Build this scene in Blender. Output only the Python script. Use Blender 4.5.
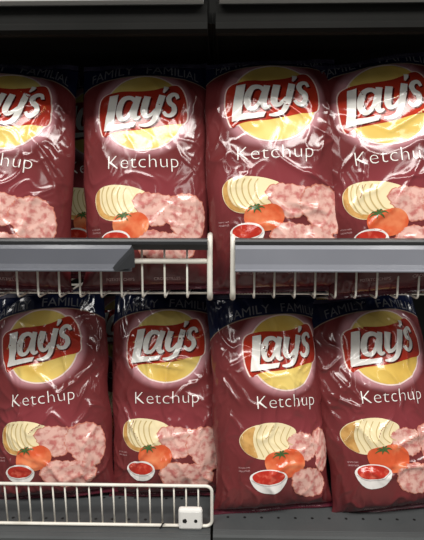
import bpy, bmesh, math, random
import numpy as np
from mathutils import Vector, Matrix
from mathutils.geometry import delaunay_2d_cdt
scene = bpy.context.scene
for o in list(bpy.data.objects): bpy.data.objects.remove(o)
C = scene.collection
R = math.radians
# ------------------------------------------------------------------ camera, world, light, exposure
CZ = 1.35
cd = bpy.data.cameras.new('camera'); cam = bpy.data.objects.new('camera', cd); C.objects.link(cam)
cam.location = (0.0165, -0.80, CZ); cam.rotation_euler = (R(90 - 8.3), 0, R(1.2))
cd.sensor_fit = 'VERTICAL'; cd.sensor_height = 24; cd.lens = 24 * 460 / 540
cd.clip_start = 0.02; cd.clip_end = 50
scene.camera = cam
w = bpy.data.worlds.new('store_air'); scene.world = w; w.use_nodes = True
w.node_tree.nodes['Background'].inputs[0].default_value = (0.95, 0.97, 1.0, 1)
w.node_tree.nodes['Background'].inputs[1].default_value = 0.10
def area(name, loc, sx, sy, power, aim):
    l = bpy.data.lights.new(name, 'AREA'); l.shape = 'RECTANGLE'; l.size = sx; l.size_y = sy
    l.energy = power; l.color = (1.0, 0.975, 0.93)
    o = bpy.data.objects.new(name, l); C.objects.link(o); o.location = loc
    o.rotation_euler = (Vector(aim) - Vector(loc)).to_track_quat('-Z', 'Y').to_euler()
    return o
area('ceiling_tube_light', (0.1, -1.40, 3.1), 3.6, 0.55, 112, (0.1, -1.0, 0))
area('ceiling_tube_light', (-1.3, -2.4, 3.1), 0.3, 2.4, 18, (-1.0, -1.6, 0))
area('ceiling_tube_light', (1.5, -2.6, 3.1), 0.3, 2.4, 18, (1.2, -1.6, 0))
scene.view_settings.view_transform = 'Standard'; scene.view_settings.look = 'None'
scene.view_settings.exposure = 0.0; scene.view_settings.gamma = 1.0
scene.view_settings.use_curve_mapping = False

# ------------------------------------------------------------------ materials
def srgb(r, g, b):
    f = lambda c: (c/255/12.92) if c/255 <= .04045 else ((c/255+.055)/1.055)**2.4
    return (f(r), f(g), f(b), 1)
def mat(name, col, rough=.5, metal=0., noise=None, spec=.5, coat=0., bump=0., coord='Object'):
    """noise = (other colour, scale, lo, hi)"""
    m = bpy.data.materials.new(name); m.use_nodes = True; nt = m.node_tree; N = nt.nodes; L = nt.links
    b = N['Principled BSDF']
    b.inputs['Base Color'].default_value = col; b.inputs['Roughness'].default_value = rough
    b.inputs['Metallic'].default_value = metal; b.inputs['Specular IOR Level'].default_value = spec
    b.inputs['Coat Weight'].default_value = coat; b.inputs['Coat Roughness'].default_value = .12
    tc = N.new('ShaderNodeTexCoord')
    if noise:
        col2, sc, lo, hi = noise
        n = N.new('ShaderNodeTexNoise'); n.inputs['Scale'].default_value = sc; n.inputs['Detail'].default_value = 3
        L.new(tc.outputs[coord], n.inputs['Vector'])
        r = N.new('ShaderNodeValToRGB'); r.color_ramp.elements[0].position = lo; r.color_ramp.elements[1].position = hi
        r.color_ramp.elements[0].color = col; r.color_ramp.elements[1].color = col2
        L.new(n.outputs['Fac'], r.inputs['Fac']); L.new(r.outputs['Color'], b.inputs['Base Color'])
    if bump:
        n = N.new('ShaderNodeTexNoise'); n.inputs['Scale'].default_value = 60
        L.new(tc.outputs[coord], n.inputs['Vector'])
        bp = N.new('ShaderNodeBump'); bp.inputs['Strength'].default_value = bump; bp.inputs['Distance'].default_value = .002
        L.new(n.outputs['Fac'], bp.inputs['Height']); L.new(bp.outputs['Normal'], b.inputs['Normal'])
    return m
FR = 0.14   # roughness of the printed film
def fmat(name, col, **k): return mat(name, col, rough=k.pop('rough', FR), coord='UV', **k)

LOGO_V = 0.333; KET_V = 0.234
def film_material():
    m = bpy.data.materials.new('printed_film'); m.use_nodes = True; nt = m.node_tree; N = nt.nodes; L = nt.links
    b = N['Principled BSDF']; b.inputs['Roughness'].default_value = FR
    b.inputs['Specular IOR Level'].default_value = .5
    uv = N.new('ShaderNodeUVMap'); uv.uv_map = 'UVMap'
    sp = N.new('ShaderNodeSeparateXYZ'); L.new(uv.outputs[0], sp.inputs[0])
    def M(op, a, b_=None):
        n = N.new('ShaderNodeMath'); n.operation = op
        for i, x in enumerate((a, b_)):
            if x is None: continue
            if isinstance(x, (int, float)): n.inputs[i].default_value = x
            else: L.new(x, n.inputs[i])
        return n.outputs[0]
    def ell(cu, cv, ru, rv):
        a = M('DIVIDE', M('SUBTRACT', sp.outputs[0], cu), ru); c = M('DIVIDE', M('SUBTRACT', sp.outputs[1], cv), rv)
        return M('SQRT', M('ADD', M('MULTIPLY', a, a), M('MULTIPLY', c, c)))
    def ramp(x, lo, hi, v0, v1):
        n = N.new('ShaderNodeMapRange'); n.interpolation_type = 'SMOOTHSTEP'
        for i, v in enumerate((lo, hi, v0, v1)): n.inputs[1+i].default_value = v
        L.new(x, n.inputs[0]); return n.outputs[0]
    def mix(f, a, c):
        n = N.new('ShaderNodeMix'); n.data_type = 'RGBA'; L.new(f, n.inputs[0])
        for i, x in ((6, a), (7, c)):
            if isinstance(x, tuple): n.inputs[i].default_value = x
            else: L.new(x, n.inputs[i])
        return n.outputs[2]
    maroon = srgb(104, 44, 45)
    col = mix(ramp(ell(-.01, .175, .15, .075), .2, 1.0, .5, 0), maroon, srgb(146, 62, 70))
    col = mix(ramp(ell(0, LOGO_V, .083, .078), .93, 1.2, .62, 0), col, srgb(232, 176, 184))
    # darker printed ground beneath the food
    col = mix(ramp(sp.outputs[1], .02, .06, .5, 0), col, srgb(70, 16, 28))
    # arched navy header
    arch = M('ADD', sp.outputs[1], M('MULTIPLY', M('MULTIPLY', sp.outputs[0], sp.outputs[0]), 1.6))
    col = mix(ramp(arch, .4085, .4095, 0, 1), col, srgb(150, 130, 110))
    col = mix(ramp(arch, .4105, .4115, 0, 1), col, srgb(20, 27, 54))
    L.new(col, b.inputs['Base Color'])
    return m
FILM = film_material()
M_WHITE = fmat('print_white', srgb(235, 232, 226)); M_OUT = fmat('print_outline', srgb(238, 214, 206))
M_YEL = fmat('print_yellow', srgb(216, 178, 86), noise=(srgb(230, 206, 122), 9, .35, .65))
M_RED = fmat('print_red', srgb(176, 52, 34), noise=(srgb(154, 44, 32), 12, .4, .7))
M_DK = fmat('print_shadow_brown', srgb(84, 22, 16))
M_CHIP = fmat('print_chip', srgb(218, 174, 162), noise=(srgb(186, 112, 106), 75, .45, .64), bump=0)
M_CHIPL = fmat('print_chip_rim', srgb(196, 122, 104))
M_POT = fmat('print_potato', srgb(232, 216, 174)); M_POTL = fmat('print_potato_line', srgb(196, 172, 120))
M_SKIN = fmat('print_potato_skin', srgb(206, 160, 96), noise=(srgb(186, 138, 76), 60, .4, .6))
M_TOM = fmat('print_tomato', srgb(204, 88, 52), noise=(srgb(226, 142, 98), 26, .45, .7))
M_GRN = fmat('print_green', srgb(70, 96, 54)); M_SAUCE = fmat('print_sauce', srgb(178, 48, 36), noise=(srgb(214, 100, 80), 80, .5, .7))
M_BOWL = fmat('print_bowl', srgb(226, 222, 218)); M_BOWLS = fmat('print_bowl_grey', srgb(186, 178, 176))
M_SILV = fmat('print_silver', srgb(112, 112, 116)); M_TXT = fmat('print_small_text', srgb(196, 160, 160))
M_SEAL = fmat('seal_film', srgb(36, 34, 58), rough=.45, noise=(srgb(60, 56, 76), 40, .4, .6))
M_SEALB = fmat('seal_film_maroon', srgb(78, 22, 36), rough=.25)
M_SIL = mat('film_inside_silver', srgb(170, 170, 175), .3, .9)
M_WIRE = mat('white_coated_wire', srgb(226, 222, 212), .42, noise=(srgb(200, 194, 182), 14, .45, .75))
M_BLACK = mat('black_steel', srgb(30, 30, 29), .42, noise=(srgb(38, 38, 36), 6, .3, .7), bump=.1)
M_FASC = mat('matt_black_steel', srgb(22, 22, 21), .75, noise=(srgb(27, 27, 26), 6, .3, .7), spec=.08)
M_DECK = None
M_GREY = mat('grey_label_strip', srgb(120, 122, 130), .28, noise=(srgb(132, 134, 142), 5, .3, .7), coat=.4)
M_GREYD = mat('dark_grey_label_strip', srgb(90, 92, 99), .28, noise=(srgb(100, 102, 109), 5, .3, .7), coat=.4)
M_RAIL = mat('charcoal_rail', srgb(44, 45, 47), .35)
M_LIGHTR = mat('pale_rail', srgb(236, 236, 234), .4, noise=(srgb(226, 226, 226), 4, .4, .6))
M_TAG = mat('white_card', srgb(245, 245, 245), .6)
M_CLIP = mat('white_plastic', srgb(228, 226, 222), .35)
M_HOLE = mat('dark_hole', srgb(12, 12, 12), .8)
M_FLOOR = mat('store_floor', srgb(140, 137, 130), .35, noise=(srgb(128, 125, 120), 3, .4, .6))
def deck_material():
    m = mat('dark_grey_shelf_steel', srgb(66, 68, 69), .5, noise=(srgb(74, 76, 77), 8, .3, .7))
    nt = m.node_tree; N = nt.nodes; L = nt.links; b = N['Principled BSDF']
    tc = N.new('ShaderNodeTexCoord'); sp = N.new('ShaderNodeSeparateXYZ'); L.new(tc.outputs['Object'], sp.inputs[0])
    def M(op, a, b_=None):
        n = N.new('ShaderNodeMath'); n.operation = op
        for i, x in enumerate((a, b_)):
            if x is None: continue
            if isinstance(x, (int, float)): n.inputs[i].default_value = x
            else: L.new(x, n.inputs[i])
        return n.outputs[0]
    dx = M('SUBTRACT', M('MODULO', M('ADD', sp.outputs[0], 10), .033), .0165)
    dy = M('SUBTRACT', M('MODULO', M('ADD', sp.outputs[1], 9.9665 + .0165), .0665), .033)
    r = M('SQRT', M('ADD', M('MULTIPLY', dx, dx), M('MULTIPLY', dy, dy)))
    top = M('GREATER_THAN', sp.outputs[2], -.0005)
    h = M('MULTIPLY', M('LESS_THAN', r, .0028), top)
    src = b.inputs['Base Color'].links[0].from_socket
    mx = N.new('ShaderNodeMix'); mx.data_type = 'RGBA'; L.new(h, mx.inputs[0]); L.new(src, mx.inputs[6]); mx.inputs[7].default_value = (.004, .004, .004, 1)
    L.new(mx.outputs[2], b.inputs['Base Color'])
    return m
M_DECK = deck_material()

# ------------------------------------------------------------------ mesh helpers
def link(name, me, mats, parent=None, loc=None, smooth=False):
    for m in (mats if isinstance(mats, (list, tuple)) else [mats]): me.materials.append(m)
    if smooth: me.polygons.foreach_set('use_smooth', [True]*len(me.polygons))
    o = bpy.data.objects.new(name, me); C.objects.link(o)
    if parent: o.parent = parent
    if loc: o.location = loc
    return o
def obj(name, bm, mats, parent=None, loc=None, smooth=False):
    me = bpy.data.meshes.new(name); bmesh.ops.recalc_face_normals(bm, faces=bm.faces[:]); bm.to_mesh(me); bm.free()
    return link(name, me, mats, parent, loc, smooth)
def tag(o, label=None, cat=None, group=None, kind=None):
    for k, v in (('label', label), ('category', cat), ('group', group), ('kind', kind)):
        if v: o[k] = v
    return o
def empty(name, loc, rot=(0, 0, 0)):
    o = bpy.data.objects.new(name, None); C.objects.link(o); o.location = loc; o.rotation_euler = rot
    o.empty_display_size = .05; return o
def add_box(bm, x0, x1, y0, y1, z0, z1, bev=0):
    r = bmesh.ops.create_cube(bm, size=1)
    for v in r['verts']:
        v.co = Vector((x0+(v.co.x+.5)*(x1-x0), y0+(v.co.y+.5)*(y1-y0), z0+(v.co.z+.5)*(z1-z0)))
    if bev:
        es = list({e for v in r['verts'] for e in v.link_edges})
        bmesh.ops.bevel(bm, geom=es, offset=bev, segments=2, profile=.5, affect='EDGES')
def add_tube(bm, pts, r, n=8, closed=False):
    pts = [Vector(p) for p in pts]; rings = []; up = None; N = len(pts)
    for i, p in enumerate(pts):
        if closed: t = (pts[(i+1) % N]-pts[i-1]).normalized()
        else: t = (pts[min(i+1, N-1)]-pts[max(i-1, 0)]).normalized()
        if up is None: up = Vector((0, 0, 1)) if abs(t.z) < .9 else Vector((1, 0, 0))
        a = (up - t*up.dot(t)).normalized(); b = t.cross(a); up = a
        rings.append([bm.verts.new(p+r*(math.cos(k*2*math.pi/n)*a+math.sin(k*2*math.pi/n)*b)) for k in range(n)])
    for i in range(N if closed else N-1):
        A, B = rings[i], rings[(i+1) % N]
        for k in range(n): bm.faces.new((A[k], A[(k+1) % n], B[(k+1) % n], B[k]))
    if not closed: bm.faces.new(rings[0][::-1]); bm.faces.new(rings[-1])
def arc(cx, cz, r, a0, a1, n=6): return [(cx+r*math.cos(R(a0+(a1-a0)*i/n)), cz+r*math.sin(R(a0+(a1-a0)*i/n))) for i in range(n+1)]
def prism(bm, prof, x0, x1):
    """profile of (y, z) points extruded along x"""
    A = [bm.verts.new((x0, y, z)) for y, z in prof]; B = [bm.verts.new((x1, y, z)) for y, z in prof]; n = len(prof)
    for i in range(n): bm.faces.new((A[i], A[(i+1) % n], B[(i+1) % n], B[i]))
    bm.faces.new(A[::-1]); bm.faces.new(B)

# ------------------------------------------------------------------ the setting
ZL = 0.734; ZU = 1.185; ZT = 1.618      # lower deck, wire deck, underside lip of the upper shelf
bm = bmesh.new(); add_box(bm, -2.5, 2.5, -3.5, .75, -.02, 0); tag(obj('floor', bm, M_FLOOR), kind='structure')
bm = bmesh.new(); add_box(bm, -1.3, 1.3, .50, .54, 0.0, 2.1); tag(obj('wall_back', bm, M_FASC), kind='structure')
# upright between the two bays
bm = bmesh.new(); add_box(bm, -.018, .018, .455, .499, 0.0, 2.1, .003)
up = tag(obj('shelf_upright', bm, M_FASC), 'black steel upright post behind the gap between the two shelf bays', 'shelf post')

# upper shelves (dark fascia, pale price rail on top)
def top_shelf(x0, x1, side):
    t = empty('steel_shelf', ((x0+x1)/2, 0, ZT)); ox = (x0+x1)/2; a, b = x0-ox, x1-ox
    bm = bmesh.new(); add_box(bm, a-(.0055 if x0 > 0 else 0), b+(.0065 if x0 < 0 else 0), .02, .499, .028, .046); obj('deck', bm, M_FASC, t)
    bm = bmesh.new()
    prism(bm, [(-.014, .044), (-.020, .042), (-.021, .016), (-.026, .012), (-.027, .004), (-.022, -.001), (-.010, -.001), (-.006, .004), (-.008, .012), (-.012, .016), (-.010, .030), (.03, .030), (.03, .044)], a, b)
    obj('fascia', bm, M_FASC, t)
    bm = bmesh.new()
    prism(bm, [(-.020, .0435), (-.036, .0435), (-.037, .0455), (-.032, .086), (-.022, .086)], a+(.006 if side == 'upper right' else 0), b-(.006 if side == 'upper left' else 0))
    obj('price_rail', bm, M_LIGHTR, t)
    for xx in (a+.0015, b-.0015):
        bm = bmesh.new(); add_box(bm, xx-.0015, xx+.0015, -.012, .48, -.022, .05); 
        for v in bm.verts:
            if v.co.z < 0 and v.co.y < .1: v.co.z = .03
        obj('shelf_bracket', bm, M_FASC, t)
    tag(t, 'black steel shelf with pale price rail above the %s bags' % side, 'shelf', 'black shelves over the upper row')
    return t
top_shelf(-1.15, -.007, 'upper left'); top_shelf(.006, 1.15, 'upper right')
bm = bmesh.new(); prism(bm, [(-.0375, .0462), (-.0385, .0465), (-.0335, .085), (-.0325, .085)], .322, .402)
tag(obj('price_tag', bm, M_TAG, None, (0, 0, ZT)), 'blank white card in the price rail at the top right corner', 'price tag')

# lower shelves: perforated grey deck and fascia
def low_shelf(x0, x1, side, dz):
    ox = (x0+x1)/2; a, b = x0-ox, x1-ox
    t = empty('steel_shelf', (ox, 0, ZL-dz))
    bm = bmesh.new(); add_box(bm, a, b, -.012, .49, -.02, 0, .0015); obj('deck', bm, M_DECK, t)
    bm = bmesh.new()
    prism(bm, [(-.0125, -.001), (-.020, -.003), (-.0225, -.007), (-.0225, -.013), (-.0205, -.0145), (-.0205, -.046), (-.025, -.050), (-.025, -.056), (-.0125, -.056)], a, b)
    obj('fascia', bm, M_DECK, t)
    tag(t, 'dark grey perforated steel shelf under the lower %s bags' % side, 'shelf', 'grey perforated bottom shelves')
low_shelf(-1.15, -.003, 'left', .003); low_shelf(.002, 1.15, 'right', -.005)

# wire shelves in the middle, with a fence and a price rail
WS = .0366
def wire_shelf(x0, x1, end, xs, label):
    """end: x of the heavy end wire"""
    t = empty('wire_shelf', ((x0+x1)/2, 0, ZU)); ox = (x0+x1)/2
    for x in xs:
        bm = bmesh.new(); X = x-ox
        pts = [(X, .004, .094), (X, .003, .06), (X, .002, .010)] + [(X, .008-.006*math.cos(R(q)), .006-.008*math.sin(R(q))) for q in (20, 45, 70, 90)] + [(X, .1, -.001), (X, .46, -.001)]
        add_tube(bm, pts, .0019, 7); obj('wire', bm, M_WIRE, t, smooth=True)
    for y, z in ((.055, .0025), (.14, .0025), (.28, .0025), (.45, .0025)):
        bm = bmesh.new(); add_tube(bm, [(x0-ox, y, z-.0065), (x1-ox, y, z-.0065)], .0022, 7); obj('cross_wire', bm, M_WIRE, t, smooth=True)
    bm = bmesh.new(); add_tube(bm, [(x0-ox, -.001, .064), (x1-ox, -.001, .064)], .0048, 10); obj('front_rail', bm, M_WIRE, t, smooth=True)
    bm = bmesh.new(); X = end-ox
    add_tube(bm, [(X, .03, .108), (X, .010, .103), (X, -.001, .094), (X, -.004, .08), (X, -.004, .012), (X, -.001, 0), (X, .012, -.004), (X, .1, -.004), (X, .47, -.004)], .0050, 10)
    obj('end_wire', bm, M_WIRE, t, smooth=True)
    tag(t, label, 'wire shelf', 'white wire shelves under the upper row')
    return t
pX = lambda px, d=.815: (px-213)*d/460
xl = [pX(p) for p in (188, 165.5, 143, 122, 101.5, 80, 59, 37.5, 16.5, -4.5, -26)] + [pX(-47.5-21*k) for k in range(6)]
xr = [pX(p) for p in (255, 275, 295.5, 315.5, 336, 356, 376.5, 397, 417.5, 438)] + [pX(458.5+20.5*k) for k in range(7)]
wire_shelf(-.62, -.0040, -.0040, xl, 'white wire shelf holding the upper left bags, its front rail bare at one end')
wire_shelf(.0365, .70, .0365, xr, 'white wire shelf holding the upper right bags, its front rail fully covered')

def rail(x0, x1, strip0, strip1, label, flap):
    ox = (x0+x1)/2; t = empty('price_rail', (ox, -.008, ZU+.058)); 
    bm = bmesh.new()
    prism(bm, [(.006, .046), (-.010, .048), (-.0175, .046), (-.019, .0425), (-.018, .0375), (-.012, .0375), (-.006, .036), (.002, .026), (.005, .026)], x0-ox, x1-ox)
    obj('top_cap', bm, M_RAIL, t)
    bm = bmesh.new()
    prism(bm, [(-.0125, .0372), (-.0165, .0372), (-.0195, .030), (-.0195, .004), (-.0215, -.004), (-.0245, -.0065), (-.0235, -.0085), (-.018, -.0085), (-.0155, -.004), (-.0150, .030)], strip0-ox, strip1-ox)
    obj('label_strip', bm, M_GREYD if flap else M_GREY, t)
    if flap:
        bm = bmesh.new(); X = strip1-ox
        vs = [bm.verts.new(p) for p in ((X+.0005, -.0165, .036), (X+.008, -.034, .028), (X+.009, -.036, .001), (X-.030+.004, -.030, -.007), (X-.031, -.0225, -.002))]
        f = bm.faces.new(vs); r = bmesh.ops.extrude_face_region(bm, geom=[f])
        for v in [g for g in r['geom'] if isinstance(g, bmesh.types.BMVert)]: v.co += Vector((-.0008, .0012, .0004))
        tag(obj('bent_end', bm, M_RAIL, t), 'darker bent corner of the strip')
    tag(t, label, 'price rail')
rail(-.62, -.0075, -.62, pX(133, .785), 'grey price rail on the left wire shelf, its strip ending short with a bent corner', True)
rail(.0395, .70, .0395, .70, 'grey price rail covering the right wire shelf front from end to end', False)

# white wire fence on the lower left shelf
def fence():
    t = empty('wire_fence', (-.2, .004, ZL-.003)); ox = -.2; x1 = -.0005-ox; x0 = -.64-ox; h = .090; r = .012; lean = .004
    P = [(x0, .006), (x0, h)]
    pts2 = arc(x0+r, h-r, r, 180, 90) + arc(x1-r, h-r, r, 90, 0) + arc(x1-r, .0045+r, r, 0, -90) + arc(x0+r, .0045+r, r, 270, 180)
    bm = bmesh.new(); add_tube(bm, [(x, -lean*z/h, z) for x, z in pts2], .0031, 9, closed=True); obj('frame', bm, M_WIRE, t, smooth=True)
    k = 0; x = -.0265
    while x > -.63:
        bm = bmesh.new(); X = x-ox; add_tube(bm, [(X, .003, .0015), (X, .003-lean, h)], .0016, 7); obj('wire', bm, M_WIRE, t, smooth=True); x -= .0232
    # clip
    bm = bmesh.new(); cx = pX(190.5, .85)-ox; add_box(bm, cx-.023, cx+.023, -.0085, .006, .0005, .043, .005)
    c = tag(obj('mounting_clip', bm, M_CLIP, t, smooth=False), 'white plastic clip with two screw holes')
    for s in (-1, 1):
        bm = bmesh.new(); bmesh.ops.create_cone(bm, cap_ends=True, segments=16, radius1=.0042 if s < 0 else .0032, radius2=.0042 if s < 0 else .0032, depth=.001, matrix=Matrix.Translation((cx+s*.0105, -.0088, .0205)) @ Matrix.Rotation(R(90), 4, 'X'))
        obj('screw_hole', bm, M_HOLE, c)
    bm = bmesh.new(); X = pX(161, .85)-ox
    add_tube(bm, [(X-.004, -.004, .001), (X-.001, -.005, .006), (X+.001, -.003, .010), (X+.004, -.006, .013)], .0013, 6)
    obj('twist_tie', bm, M_HOLE, t)
    tag(t, 'low white wire fence with rounded corner on the lower left shelf edge', 'wire fence')
fence()

# ------------------------------------------------------------------ printed artwork, in bag coordinates (u across, v up, metres)
def inside_pts(poly, step):
    P = np.array(poly); x0, y0 = P.min(0); x1, y1 = P.max(0)
    gx, gy = np.meshgrid(np.arange(x0+step/2, x1, step), np.arange(y0+step/2, y1, step)); X = gx.ravel(); Y = gy.ravel()
    ins = np.zeros(len(X), bool); n = len(P); near = np.full(len(X), 9.)
    for i in range(n):
        a, b = P[i], P[(i+1) % n]
        c = ((a[1] > Y) != (b[1] > Y)) & (X < (b[0]-a[0])*(Y-a[1])/(b[1]-a[1]+1e-12)+a[0]); ins ^= c
        ab = b-a; L2 = (ab**2).sum()+1e-12; t = np.clip(((X-a[0])*ab[0]+(Y-a[1])*ab[1])/L2, 0, 1)
        near = np.minimum(near, np.hypot(X-a[0]-t*ab[0], Y-a[1]-t*ab[1]))
    k = ins & (near > step*.35); return list(zip(X[k], Y[k]))
def densify(poly, step):
    out = []; n = len(poly)
    for i in range(n):
        a, b = poly[i], poly[(i+1) % n]; m = max(1, int(math.dist(a, b)/step+.5))
        out += [(a[0]+(b[0]-a[0])*k/m, a[1]+(b[1]-a[1])*k/m) for k in range(m)]
    return out
def smooth_poly(p, it=2):
    for _ in range(it):
        q = []
        for i in range(len(p)):
            a, b = p[i], p[(i+1) % len(p)]
            q += [(a[0]*.75+b[0]*.25, a[1]*.75+b[1]*.25), (a[0]*.25+b[0]*.75, a[1]*.25+b[1]*.75)]
        p = q
    return p
ST = .0026
class Art:
    def __init__(s): s.v = []; s.f = []; s.m = []; s.off = []
    def poly(s, poly, m, layer, step=ST):
        d = densify(poly, step); pts = d+inside_pts(poly, step); n = len(d)
        r = delaunay_2d_cdt([Vector(p) for p in pts], [], [list(range(n))], 1, 1e-7)
        s.add([tuple(q) for q in r[0]], r[2], m, layer)
    def add(s, V, F, m, layer):
        b = len(s.v); s.v += V; s.off += [layer]*len(V)
        for f in F:
            if len(f) >= 3:
                f = list(f); A = sum(V[f[i]][0]*V[f[(i+1) % len(f)]][1]-V[f[(i+1) % len(f)]][0]*V[f[i]][1] for i in range(len(f)))
                if A < 0: f = f[::-1]
                s.f.append([b+i for i in f]); s.m.append(m)
    def stroke(s, pts, wd, m, layer, closed=False, caps=True):
        """pts (u,v), wd width or list"""
        P = [Vector(p) for p in pts]
        # catmull-rom resample
        Q = []; W = []; n = len(P); ws = wd if isinstance(wd, (list, tuple)) else [wd]*n
        segs = n if closed else n-1
        for i in range(segs):
            g = (lambda k: P[k % n]) if closed else (lambda k: P[min(max(k, 0), n-1)])
            p0, p1, p2, p3 = g(i-1), g(i), g(i+1), g(i+2)
            for k in range(6):
                t = k/6; Q.append(.5*((2*p1)+(p2-p0)*t+(2*p0-5*p1+4*p2-p3)*t*t+(3*p1-p0-3*p2+p3)*t**3)); W.append(ws[i]*(1-t)+ws[(i+1) % n]*t)
        if not closed: Q.append(P[-1]); W.append(ws[-1])
        V = []; N = len(Q)
        for i in range(N):
            t = (Q[(i+1) % N]-Q[i-1]) if closed else (Q[min(i+1, N-1)]-Q[max(i-1, 0)])
            t.normalize(); nn = Vector((-t.y, t.x))*W[i]/2
            for j in (-1, -.33, .33, 1): V.append(tuple(Q[i]+nn*j))
        F = []
        for i in range(N if closed else N-1):
            A = i*4; B = ((i+1) % N)*4
            for j in range(3): F.append((A+j, A+j+1, B+j+1, B+j))
        s.add(V, F, m, layer)
def ellipse(cx, cy, rx, ry, n=48, a=0): return [(cx+rx*math.cos(t)*math.cos(a)-ry*math.sin(t)*math.sin(a), cy+rx*math.cos(t)*math.sin(a)+ry*math.sin(t)*math.cos(a)) for t in (2*math.pi*k/n for k in range(n))]
def LG(x, y): return ((x-221)*.00044, LOGO_V-(y-212)*.00046)
ribbon = [LG(*p) for p in [(38, 168), (52, 142), (82, 128), (140, 119), (200, 124), (255, 122), (305, 107), (345, 92), (368, 100), (392, 140), (404, 200), (401, 255), (380, 268), (335, 270), (285, 280), (235, 290), (180, 294), (120, 296), (85, 305), (64, 322), (46, 285), (36, 230)]]
ribbon = smooth_poly(ribbon, 2)
disc = ellipse(*LG(226, 214), .0705, .0745, 72)
def polar_union(polys, grow, c):
    out = []
    for k in range(96):
        a = 2*math.pi*k/96; d = (math.cos(a), math.sin(a)); best = 0
        for P in polys:
            for i in range(len(P)):
                x1, y1 = P[i][0]-c[0], P[i][1]-c[1]; x2, y2 = P[(i+1) % len(P)][0]-c[0], P[(i+1) % len(P)][1]-c[1]
                den = d[0]*(y2-y1)-d[1]*(x2-x1)
                if abs(den) < 1e-12: continue
                t = (x1*(y2-y1)-y1*(x2-x1))/den; u = (x1*d[1]-y1*d[0])/den
                if t > 0 and -1e-6 <= u <= 1+1e-6: best = max(best, t)
        out.append((c[0]+d[0]*(best+grow), c[1]+d[1]*(best+grow)))
    return out
logo = Art()
logo.poly(smooth_poly(polar_union([ribbon, disc], .0030, LG(222, 212)), 1), 0, .0006)
logo.poly(disc, 1, .0009); logo.poly(ribbon, 2, .0012)
def letters(A, m, layer, dx, dy, k=1.0):
    G = lambda x, y: LG(x+dx, y+dy)
    A.poly([G(*p) for p in [(86, 141), (124, 136), (119, 170), (104, 264), (150, 263), (196, 260), (187, 280), (140, 285), (62, 292), (70, 240)]], m, layer)
    z = .00044*k
    A.stroke([G(*p) for p in [(192, 172), (176, 154), (150, 158), (134, 185), (128, 218), (136, 242), (156, 242), (174, 220), (186, 190)]], [18*z, 19*z, 22*z, 26*z, 26*z, 21*z, 16*z, 14*z, 14*z], m, layer, closed=True)
    A.stroke([G(*p) for p in [(205, 148), (194, 190), (188, 225), (196, 243), (212, 238)]], [24*z, 25*z, 24*z, 20*z, 8*z], m, layer)
    A.stroke([G(*p) for p in [(240, 150), (231, 185), (226, 215), (233, 234), (252, 229), (270, 205)]], [26*z, 26*z, 25*z, 20*z, 14*z, 10*z], m, layer)
    A.stroke([G(*p) for p in [(296, 144), (284, 190), (274, 228), (258, 260), (234, 274), (206, 274)]], [26*z, 25*z, 23*z, 20*z, 17*z, 8*z], m, layer)
    A.stroke([G(*p) for p in [(311, 104), (308, 116), (300, 132)]], [20*z, 17*z, 6*z], m, layer)
    A.stroke([G(*p) for p in [(360, 158), (352, 141), (334, 142), (322, 158), (326, 178), (342, 192), (344, 214), (330, 232), (312, 232), (301, 218)]], [14*z, 17*z, 18*z, 21*z, 22*z, 22*z, 22*z, 19*z, 16*z, 12*z], m, layer)
letters(logo, 3, .0014, 5, 6, 1.12)
lett = Art(); letters(lett, 0, .0018, 0, 0)

def font_art(text, width, cu, cv, m=0, layer=.0007, thin=0., spacing=1.0, arch=0., step=ST, A=None, rot=0):
    cv_ = bpy.data.curves.new('t', 'FONT'); cv_.body = text; cv_.align_x = 'CENTER'; cv_.offset = thin; cv_.resolution_u = 3; cv_.space_character = spacing
    cv_.fill_mode = 'FRONT'
    o = bpy.data.objects.new('t', cv_); C.objects.link(o); dg = bpy.context.evaluated_depsgraph_get(); dg.update()
    me = o.evaluated_get(dg).to_mesh()
    V = [(v.co.x, v.co.y) for v in me.vertices]; F = [list(p.vertices) for p in me.polygons]
    o.evaluated_get(dg).to_mesh_clear(); bpy.data.objects.remove(o); bpy.data.curves.remove(cv_)
    xs = [p[0] for p in V]; s = width/(max(xs)-min(xs)); mx = (max(xs)+min(xs))/2
    b = bmesh.new(); bv = [b.verts.new(((p[0]-mx)*s, p[1]*s, 0)) for p in V]
    for f in F:
        try: b.faces.new([bv[i] for i in f])
        except ValueError: pass
    bmesh.ops.triangulate(b, faces=b.faces[:])
    for _ in range(3):
        lg = [e for e in b.edges if e.calc_length() > step*1.6]
        if not lg: break
        bmesh.ops.subdivide_edges(b, edges=lg, cuts=1); bmesh.ops.triangulate(b, faces=b.faces[:])
    b.verts.ensure_lookup_table()
    V = []
    for v in b.verts:
        x, y = v.co.x, v.co.y; x, y = x*math.cos(rot)-y*math.sin(rot), x*math.sin(rot)+y*math.cos(rot)
        V.append((cu+x, cv+y-arch*(x+cu)**2))
    F = [[v.index for v in f.verts] for f in b.faces]; b.verts.index_update(); b.free()
    A = A or Art(); A.add(V, F, m, layer); return A
flavour = font_art('Ketchup', .122, .001, KET_V-.010, thin=-.020, spacing=1.03)
header = [font_art('FAMILY', .086, -.062, .4150, arch=1.6, layer=.0007), font_art('FAMILIAL', .105, .056, .4150, arch=1.6, layer=.0007)]
small = [font_art('POTATO CHIPS', .024, -.094, .113, step=.006), font_art('CROUSTILLES', .024, -.094, .107, step=.006),
         font_art('POTATO CHIPS', .050, -.045, .020, step=.006), font_art('CROUSTILLES', .045, .035, .020, step=.006)]
def FG(x, y): return ((x-207)*.00050+.004, KET_V-(y+63)*.00043)
def blob(P, it=2): return smooth_poly([FG(*p) for p in P], it)
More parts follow.
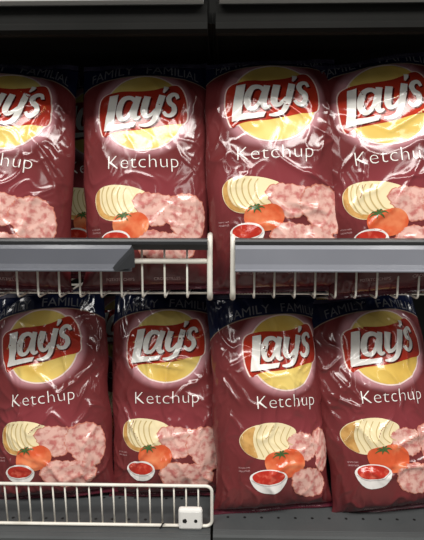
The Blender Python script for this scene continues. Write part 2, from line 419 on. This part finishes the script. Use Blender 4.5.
def food_design(kind):
    D = {}
    if kind == 'b': G = FG
    else: G = lambda x, y: ((x-198)*.00059, KET_V-(y+18)*.00054)
    bl = lambda P, it=2: smooth_poly([G(*p) for p in P], it)
    potato = Art(); tomato = Art(); stalk = Art(); bowl = Art(); sauce = Art()
    def chip(P, layer):
        A = Art(); q = densify(bl(P, 2), .003); h0 = P[0][0]*.37
        q = [(x+.0011*math.sin(y*420+h0)+.0008*math.sin(y*930+x*300), y+.0011*math.sin(x*380+h0)+.0008*math.sin(x*850+h0)) for x, y in q]; A.poly(q, 1, layer)
        c = np.mean(np.array(q), 0); A.poly([tuple(c+(np.array(p)-c)*.95) for p in q], 0, layer+.0003); return A
    if kind == 'b':
        potato.poly(bl([(16, 100), (28, 68), (60, 42), (110, 26), (170, 24), (215, 40), (250, 66), (238, 100), (205, 145), (150, 180), (100, 184), (58, 164), (28, 136)]), 0, .0006)
        potato.poly(bl([(20, 100), (30, 70), (62, 45), (92, 34), (78, 70), (74, 110), (84, 150), (92, 180), (58, 162), (30, 136)]), 1, .0009)
        for i, x in enumerate((96, 118, 140, 163, 187, 210)):
            potato.stroke([G(x+14, 32+i*4), G(x-4, 70+i*4), G(x-6, 110), G(x+8, 150-i*5), G(x+16, 172-i*9)], .0016, 2, .0011)
        tomato.poly(bl([(112, 205), (116, 172), (140, 152), (178, 150), (200, 142), (240, 148), (268, 180), (272, 215), (255, 248), (220, 266), (170, 268), (130, 250)]), 0, .0012)
        sx, sy, k = 176, 164, 1
        bowl.poly(bl([(50, 252), (80, 230), (125, 222), (172, 230), (200, 256), (190, 290), (168, 320), (140, 330), (105, 328), (80, 312), (60, 285)]), 0, .0015)
        bowl.stroke([G(60, 268), G(95, 288), (G(130, 292)), G(165, 286), G(192, 264)], .0016, 1, .0018)
        sauce.poly(ellipse(*G(125, 257), .0305, .0125), 0, .0020)
        D['chips'] = [chip([(205, 95), (240, 78), (275, 76), (322, 98), (348, 130), (325, 190), (270, 208), (232, 180), (208, 140)], .0006),
            chip([(312, 100), (335, 72), (372, 62), (406, 90), (424, 140), (420, 190), (404, 245), (358, 266), (322, 232), (332, 180), (314, 135)], .0009),
            chip([(212, 262), (235, 240), (285, 228), (330, 240), (362, 268), (388, 305), (354, 356), (302, 372), (245, 358), (216, 322)], .0013)]
    else:
        potato.poly(bl([(38, 104), (46, 78), (76, 56), (130, 54), (178, 66), (215, 88), (205, 130), (165, 165), (112, 182), (70, 168), (44, 138)]), 0, .0006)
        potato.poly(bl([(42, 104), (48, 80), (66, 62), (60, 90), (62, 125), (84, 160), (150, 165), (112, 180), (70, 166), (46, 138)]), 1, .0009)
        for i, x in enumerate((76, 94, 112, 130, 148)):
            potato.stroke([G(x+4, 60+i*1.5), G(x-5, 84), G(x-4, 115), G(x+8, 145), G(x+22, 162-i*2)], .0022, 2, .0011)
        tomato.poly(bl([(106, 195), (112, 166), (134, 152), (160, 156), (188, 148), (210, 166), (218, 196), (205, 226), (170, 242), (132, 236), (112, 218)]), 0, .0018)
        sx, sy, k = 142, 164, .8
        bowl.poly(bl([(58, 236), (82, 216), (116, 208), (146, 214), (164, 236), (158, 262), (140, 282), (110, 288), (82, 276), (64, 256)]), 0, .0021)
        bowl.stroke([G(66, 248), G(88, 262), (G(114, 266)), G(140, 260), G(158, 244)], .0016, 1, .0024)
        sauce.poly(ellipse(*G(112, 238), .0255, .0120), 0, .0026)
        D['chips'] = [chip([(166, 98), (200, 82), (245, 90), (290, 104), (306, 150), (270, 196), (222, 204), (190, 170), (172, 130)], .0009),
            chip([(262, 112), (300, 88), (350, 90), (392, 118), (412, 170), (402, 226), (366, 262), (312, 250), (278, 208), (252, 160)], .0012),
            chip([(172, 244), (208, 206), (258, 222), (318, 226), (368, 262), (352, 306), (280, 326), (212, 312), (180, 280)], .0015)]
    for a, l in ((200, 34), (160, 28), (100, 22), (60, 26), (10, 30), (-50, 26), (-110, 22)):
        l *= k
        stalk.stroke([G(sx, sy), G(sx+l*.6*math.cos(R(a)), sy-l*.5*math.sin(R(a))-3), G(sx+l*math.cos(R(a)), sy-l*.7*math.sin(R(a))+4)], [.0035, .003, .0006], 0, .0023)
    D.update(potato=potato, tomato=tomato, stalk=stalk, bowl=bowl, sauce=sauce); return D
FOOD = {k: food_design(k) for k in 'ab'}

# ------------------------------------------------------------------ bag surface
def gnoise(x, y, seed):
    rs = np.random.RandomState(seed); g = rs.rand(64, 64)*2*math.pi; gx, gy = np.cos(g), np.sin(g)
    xi = np.floor(x).astype(int); yi = np.floor(y).astype(int); fx = x-xi; fy = y-yi
    u = fx*fx*fx*(fx*(fx*6-15)+10); v = fy*fy*fy*(fy*(fy*6-15)+10)
    def c(i, j):
        a = (xi+i) % 64; b = (yi+j) % 64; return gx[a, b]*(fx-i)+gy[a, b]*(fy-j)
    return 1.5*((c(0, 0)*(1-u)+c(1, 0)*u)*(1-v)+(c(0, 1)*(1-u)+c(1, 1)*u)*v)
F_ = .290; H = .440; SE = .011
def sstep(x, a, b): t = np.clip((x-a)/(b-a), 0, 1); return t*t*(3-2*t)
def bag_surface(P):
    CR = P.get('cr', 1.0); W = P.get('w', .228); T = P.get('t', .048); seed = P['seed']; du = P.get('du', 0)
    def S(u, v, side=1, shift=True):
        u = np.asarray(u, float); v = np.asarray(v, float)
        if shift: u = u+du
        s = np.clip(u/(F_/2), -1, 1); t = np.clip(v/H, 0, 1)
        ql = np.clip(1-(1-np.clip((t-.02)/.2, 0, 1))**2, 0, 1)**.6; qu = np.cos(np.clip((t-.30)/.70, 0, 1)*math.pi/2)**.75
        q = ql*qu
        wn = 1+.050*gnoise(v*14+3*np.sign(u), v*0+.5, seed+5)
        w_ = (W*wn*q+(.258-.016*t)*(1-q))
        x = w_/2*(.42*s+.58*np.sin(s*math.pi/2))
        env = np.clip(np.cos(s*math.pi/2), 0, 1)
        y = T*q*env**.72
        # big slack undulation, crumple ridges, pleats at seals
        sd = seed+(0 if side > 0 else 50)
        uu = u*1.0; e = np.minimum(env*2.2, 1)*np.minimum(q*1.6+.1, 1)
        wx = uu+.02*gnoise(uu*16+7, v*16, sd+1); wy = v+.02*gnoise(uu*16, v*16+9, sd+2)
        d = .0060*gnoise(wx*11, wy*9, sd+3)
        r1 = 1-np.abs(gnoise(wx*15, wy*12, sd+4))*2.2; d = d+.0036*np.clip(r1, 0, 1)**3
        r2 = 1-np.abs(gnoise(wx*34, wy*26, sd+6))*2.4; amt = .35+.9*np.clip(gnoise(uu*9, v*9, sd+9)+.25, 0, 1)+1.2*np.exp(-v/.06)+.8*np.exp(-((1-np.abs(s))/.2)**2)
        d = d+.0014*np.clip(r2, 0, 1)**3*amt
        top = np.exp(-(H-v)/.055); bot = np.exp(-v/.035)
        pl = 1-np.abs(gnoise(uu*30+2*v, v*3, sd+7))*2.2
        d = d+(.0050*top+.0075*bot)*np.clip(pl, -.2, 1)*np.clip((np.minimum(v, H-v)-SE*.5)/.02, 0, 1)
        # diagonal side folds
        sf = 1-np.abs(gnoise((np.abs(u)+v*.9*(1 if seed % 2 else -1))*20, v*4, sd+8))*2.5
        d = d+.004*np.clip(sf, 0, 1)**2*sstep(np.abs(s), .5, .95)*np.clip(q, 0, 1)
        d = d*CR
        if side > 0:
            for (u0, v0, u1, v1, h, wd) in P.get('folds', ()):
                ax, ay = u1-u0, v1-v0; L2 = ax*ax+ay*ay
                k = ((u-u0)*ax+(v-v0)*ay)/L2; kc = np.clip(k, 0, 1)
                px = u-u0-kc*ax; py = v-v0-kc*ay
                dist = np.sqrt(px*px+py*py+.0010**2)-.0010
                cr = (px*ay-py*ax)/math.sqrt(L2)
                prof = np.exp(-dist/wd)*np.where(cr > 0, 1, .8)
                d = d+h*prof*np.sin(np.clip(kc*.9+.05, 0, 1)*math.pi)**.5
        y = y+d*e
        y = np.maximum(y, .0004)*side
        # overall bend of the slack top, wavy seals
        b = P.get('flop', .0)*sstep(v, H-.09, H)*.05+.006*gnoise(u*14, v*3, seed+20)*(top+bot)
        z = v+.005*gnoise(u*12, v*0+.3, seed+21)*top-.10*0
        z = z-P.get('sag', .004)*np.cos(s*math.pi)*bot*0
        return np.stack([x, -y+b, z], -1)
    return S
NU, NV = 112, 170
def bag_grid(P):
    S = bag_surface(P)
    us = np.linspace(-F_/2, F_/2, NU+1); 
    vs = np.concatenate([[0], np.linspace(SE, H-SE, NV-1), [H]])
    vs = np.linspace(0, H, NV+1)
    U, V = np.meshgrid(us, vs); return S, us, vs, U, V
def build_bag(P, loc, lean, roll, yaw, label, group):
    S, us, vs, U, V = bag_grid(P)
    Fg = S(U, V, 1, False); Bg = S(U, V, -1, False)
    root = empty('chip_bag', loc, (R(-lean), R(roll), R(yaw)))
    root.rotation_mode = 'XYZ'
    tag(root, label, 'bag of chips', group)
    du = P.get('du', 0); dv = P.get('dv', 0)
    # film: front and back sheets
    j0 = int(round(SE/H*NV)); j1 = NV-j0
    def sheets(name, ja, jb, mats, smooth=True, thick=0., zig=False):
        rows = list(range(ja, jb+1)); nr = len(rows); nc = NU+1
        A = Fg[rows].reshape(-1, 3).copy(); B = Bg[rows].reshape(-1, 3).copy()
        if thick:
            for k, j in enumerate(rows):
                rib = .0005*(k % 2)
                A[k*nc:(k+1)*nc, 1] -= thick+rib; B[k*nc:(k+1)*nc, 1] += thick-rib
        if zig:
            k = nr-1 if jb == NV else 0; off = (np.arange(nc) % 2)*.002*(1 if jb == NV else -1)
            A[k*nc:(k+1)*nc, 2] -= off; B[k*nc:(k+1)*nc, 2] -= off
        ver = np.concatenate([A, B]); nA = len(A); fs = []
        for r in range(nr-1):
            for c in range(NU):
                a = r*nc+c; fs.append((a, a+1, a+nc+1, a+nc)); fs.append((nA+a+1, nA+a, nA+a+nc, nA+a+nc+1))
        for r in range(nr-1):   # sides
            a = r*nc; fs.append((nA+a, a, a+nc, nA+a+nc)); a = r*nc+NU; fs.append((a, nA+a, nA+a+nc, a+nc))
        for c in range(NU):
            a = c; fs.append((nA+a, nA+a+1, a+1, a)); a = (nr-1)*nc+c; fs.append((a, a+1, nA+a+1, nA+a))
        me = bpy.data.meshes.new(name); me.from_pydata(ver.tolist(), [], fs)
        uvl = me.uv_layers.new(name='UVMap'); UU = np.concatenate([(U[rows]-du).ravel(), U[rows].ravel()+3]); VV = np.concatenate([V[rows].ravel()-dv]*2); r_ = R(P.get('rot', 0)); fr = UU < 1.5; a_ = UU.copy()
        UU = np.where(fr, a_*math.cos(r_)+(VV-.27)*math.sin(r_), UU); VV = np.where(fr, .27-a_*math.sin(r_)+(VV-.27)*math.cos(r_), VV)
        li = np.zeros(len(me.loops), int); me.loops.foreach_get('vertex_index', li)
        uvl.data.foreach_set('uv', np.stack([UU[li], VV[li]], -1).ravel())
        return link(name, me, mats, root, smooth=smooth)
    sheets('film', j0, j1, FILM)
    s1 = sheets('crimped_seal', j1, NV, M_SEAL, thick=.0004, zig=True, smooth=False); s1['label'] = 'dark crimped top seal'
    s2 = sheets('crimped_seal', 0, j0, M_SEALB, thick=.0004, zig=True, smooth=False); s2['label'] = 'maroon crimped bottom seal'
    # decals ride on the very grid the film uses
    Gn = np.cross(np.gradient(Fg, axis=1), np.gradient(Fg, axis=0)); Gn /= np.linalg.norm(Gn, axis=-1, keepdims=True)+1e-12
    def place(u, v):
        a = (u+du+F_/2)/F_*NU; b = v/H*NV; a = np.clip(a, 0, NU-1e-4); b = np.clip(b, 0, NV-1e-4)
        i = a.astype(int); j = b.astype(int); f = (a-i)[:, None]; g = (b-j)[:, None]
        def bl(G): return (G[j, i]*(1-f)+G[j, i+1]*f)*(1-g)+(G[j+1, i]*(1-f)+G[j+1, i+1]*f)*g
        return bl(Fg), bl(Gn)
    rt = R(P.get('rot', 0)); RC = .27
    def decal(name, A, mats, parent=root, lab=None):
        vv = np.array(A.v)
        if 'brand' not in name and 'header' not in name and 'small' not in name: vv[:, 1] += P.get('kdv', 0)
        if name.startswith('printed'): vv[:, 0] += P.get('fdu', 0)
        vv = vv; v0 = vv.copy(); vv = np.stack([vv[:, 0]*math.cos(rt)-(vv[:, 1]-RC)*math.sin(rt), RC+vv[:, 0]*math.sin(rt)+(vv[:, 1]-RC)*math.cos(rt)], -1); lim = F_/2*.985; uc = np.clip(vv[:, 0]+du, -lim, lim)-du
        p, n = place(uc, np.clip(vv[:, 1]+dv, .003, H-.003)); n /= np.linalg.norm(n, axis=-1, keepdims=True)
        p = p+n*np.array(A.off)[:, None]*.75
        me = bpy.data.meshes.new(name); me.from_pydata(p.tolist(), [], A.f)
        me.polygons.foreach_set('material_index', A.m)
        uvl = me.uv_layers.new(name='UVMap'); li = np.zeros(len(me.loops), int); me.loops.foreach_get('vertex_index', li)
        uvl.data.foreach_set('uv', (v0[li]+P['seed']*.13).ravel())
        nn = n[np.arange(len(n))]
        o = link(name, me, mats, parent, smooth=True)
        me.normals_split_custom_set_from_vertices(nn.tolist())
        if lab: o['label'] = lab
        return o
    lg = decal('brand_emblem', logo, [M_OUT, M_YEL, M_RED, M_DK], lab='yellow disc crossed by a red ribbon')
    decal('brand_lettering', lett, [M_WHITE], lg, 'white slanted lettering on the ribbon')
    decal('flavour_lettering', flavour, [M_WHITE], lab='thin white flavour name')
    for h_ in header: decal('header_lettering', h_, [M_SILV], lab='silver capitals on the navy header')
    for s_ in small: decal('small_print', s_, [M_TXT])
    fd = FOOD[P.get('art', 'a')]
    decal('printed_potato', fd['potato'], [M_POT, M_SKIN, M_POTL], lab='sliced pale potato picture')
    for c in fd['chips']: decal('printed_chip', c, [M_CHIP, M_CHIPL], lab='reddish speckled chip picture')
    tm = decal('printed_tomato', fd['tomato'], [M_TOM], lab='orange red tomato picture'); decal('printed_stalk', fd['stalk'], [M_GRN], tm, 'green stalk of the tomato')
    bw = decal('printed_bowl', fd['bowl'], [M_BOWL, M_BOWLS], lab='small white bowl picture'); decal('printed_ketchup', fd['sauce'], [M_SAUCE], bw, 'red ketchup in the bowl')
    return root
def copy_tree(o, parent=None):
    c = o.copy(); C.objects.link(c)
    if parent: c.parent = parent
    for ch in list(o.children): copy_tree(ch, c)
    return c
GU = 'ketchup chip bags in the front upper row'; GL = 'ketchup chip bags in the front lower row'
# folds: (u0, v0, u1, v1, height, width) in bag coordinates
B = {}
B['u1'] = build_bag(dict(seed=11, w=.240, flop=.3, dv=.004, rot=-5, du=-.004, folds=[(.02, .375, .10, .318, .006, .004), (.05, .285, .118, .205, .007, .005), (.0, .20, .01, .12, .005, .004), (.01, .13, .05, .08, .005, .004)]),
    (-.394, .045, ZU), 9, 2, 3, 'ketchup chip bag at the far left of the upper row, cut off by the edge', GU)
B['u2'] = build_bag(dict(seed=22, cr=.65, w=.236, flop=.2, folds=[(.09, .20, .10, .12, .003, .004)]),
    (-.122, .056, ZU), 10, -1.5, 0, 'smooth ketchup chip bag second from left in the upper row', GU)
B['u3'] = build_bag(dict(seed=33, cr=.8, w=.250, du=-.002, dv=.016, flop=.3, folds=[(.0, .355, .05, .315, .006, .004), (.06, .30, .11, .27, .005, .004), (.05, .215, .11, .18, .006, .004), (.02, .16, .09, .14, .004, .004), (.10, .33, .07, .23, .004, .004)]),
    (.122, .040, ZU), 9, -2, 0, 'wrinkled ketchup chip bag third from left in the upper row', GU)
B['u4'] = build_bag(dict(seed=44, cr=.8, w=.242, dv=.010, flop=.2, folds=[(-.04, .255, -.06, .17, .004, .004), (.0, .29, .09, .34, .005, .004), (.04, .23, .0, .17, .005, .004)]),
    (.342, .030, ZU), 9, -6, -3, 'tilted ketchup chip bag at the far right of the upper row, lettering rising', GU)
B['l1'] = build_bag(dict(seed=55, cr=1.35, w=.248, du=-.008, dv=-.012, kdv=-.010, rot=2, flop=.2, folds=[(.03, .33, .045, .235, .006, .004), (.09, .24, .05, .17, .005, .004), (.10, .15, .06, .10, .005, .004)]),
    (-.328, .085, ZL), 15, -5, 2, 'ketchup chip bag at the far left of the lower row, behind the wire fence', GL)
B['l2'] = build_bag(dict(seed=66, cr=1.35, w=.246, kdv=-.011, dv=-.014, flop=.3, folds=[(.035, .38, .05, .30, .005, .004), (-.04, .285, .03, .27, .006, .004), (-.09, .19, -.05, .12, .006, .004), (.03, .22, .08, .20, .004, .004), (-.02, .13, .05, .14, .004, .004)]),
    (-.092, .095, ZL), 15, -1.5, 0, 'ketchup chip bag second from left in the lower row, behind the fence', GL)
B['l3'] = build_bag(dict(seed=77, cr=1.2, fdu=-.010, w=.226, du=.031, dv=-.018, art='b', flop=.2, folds=[(-.02, .36, .01, .28, .004, .004), (-.11, .27, -.06, .215, .006, .004), (.0, .125, .08, .12, .003, .004)]),
    (.124, .045, ZL+.005), 17, -1, 6, 'unfenced ketchup chip bag third from left in the lower row, whole bowl showing', GL)
B['l4'] = build_bag(dict(seed=88, cr=1.5, w=.238, du=.022, fdu=-.020, dv=-.008, art='b', rot=-3, flop=.3, folds=[(-.10, .24, -.04, .21, .007, .004), (-.08, .28, -.05, .24, .005, .004), (.0, .13, .09, .16, .006, .004), (-.02, .10, .07, .09, .005, .004)]),
    (.364, .050, ZL+.005), 18, -6, 4, 'crumpled ketchup chip bag at the far right of the lower row', GL)
# second row behind, glimpsed in the gaps
for src, loc, rot, lab in (
    ('u2', (-.235, .195, ZU), (-5, -1, 0), 'ketchup chip bag glimpsed behind the gap of the first two upper bags'),
    ('u3', (-.002, .200, ZU), (-5, 1, 0), 'shaded ketchup chip bag behind the second and third upper bags'),
    ('u2', (.225, .200, ZU), (-5, 2, 0), 'shaded ketchup chip bag behind the third and fourth upper bags'),
    ('l2', (-.215, .245, ZL), (-10, 1, 0), 'shaded ketchup chip bag behind the first two lower bags'),
    ('l1', (.010, .250, ZL), (-10, 0, 0), 'shaded ketchup chip bag behind the second and third lower bags'),
    ('l3', (.232, .250, ZL), (-10, -2, 0), 'shaded ketchup chip bag behind the third and fourth lower bags')):
    c = copy_tree(B[src]); c.location = loc; c.rotation_euler = tuple(R(a) for a in rot); c['label'] = lab; c['group'] = 'ketchup chip bags in the second row back'
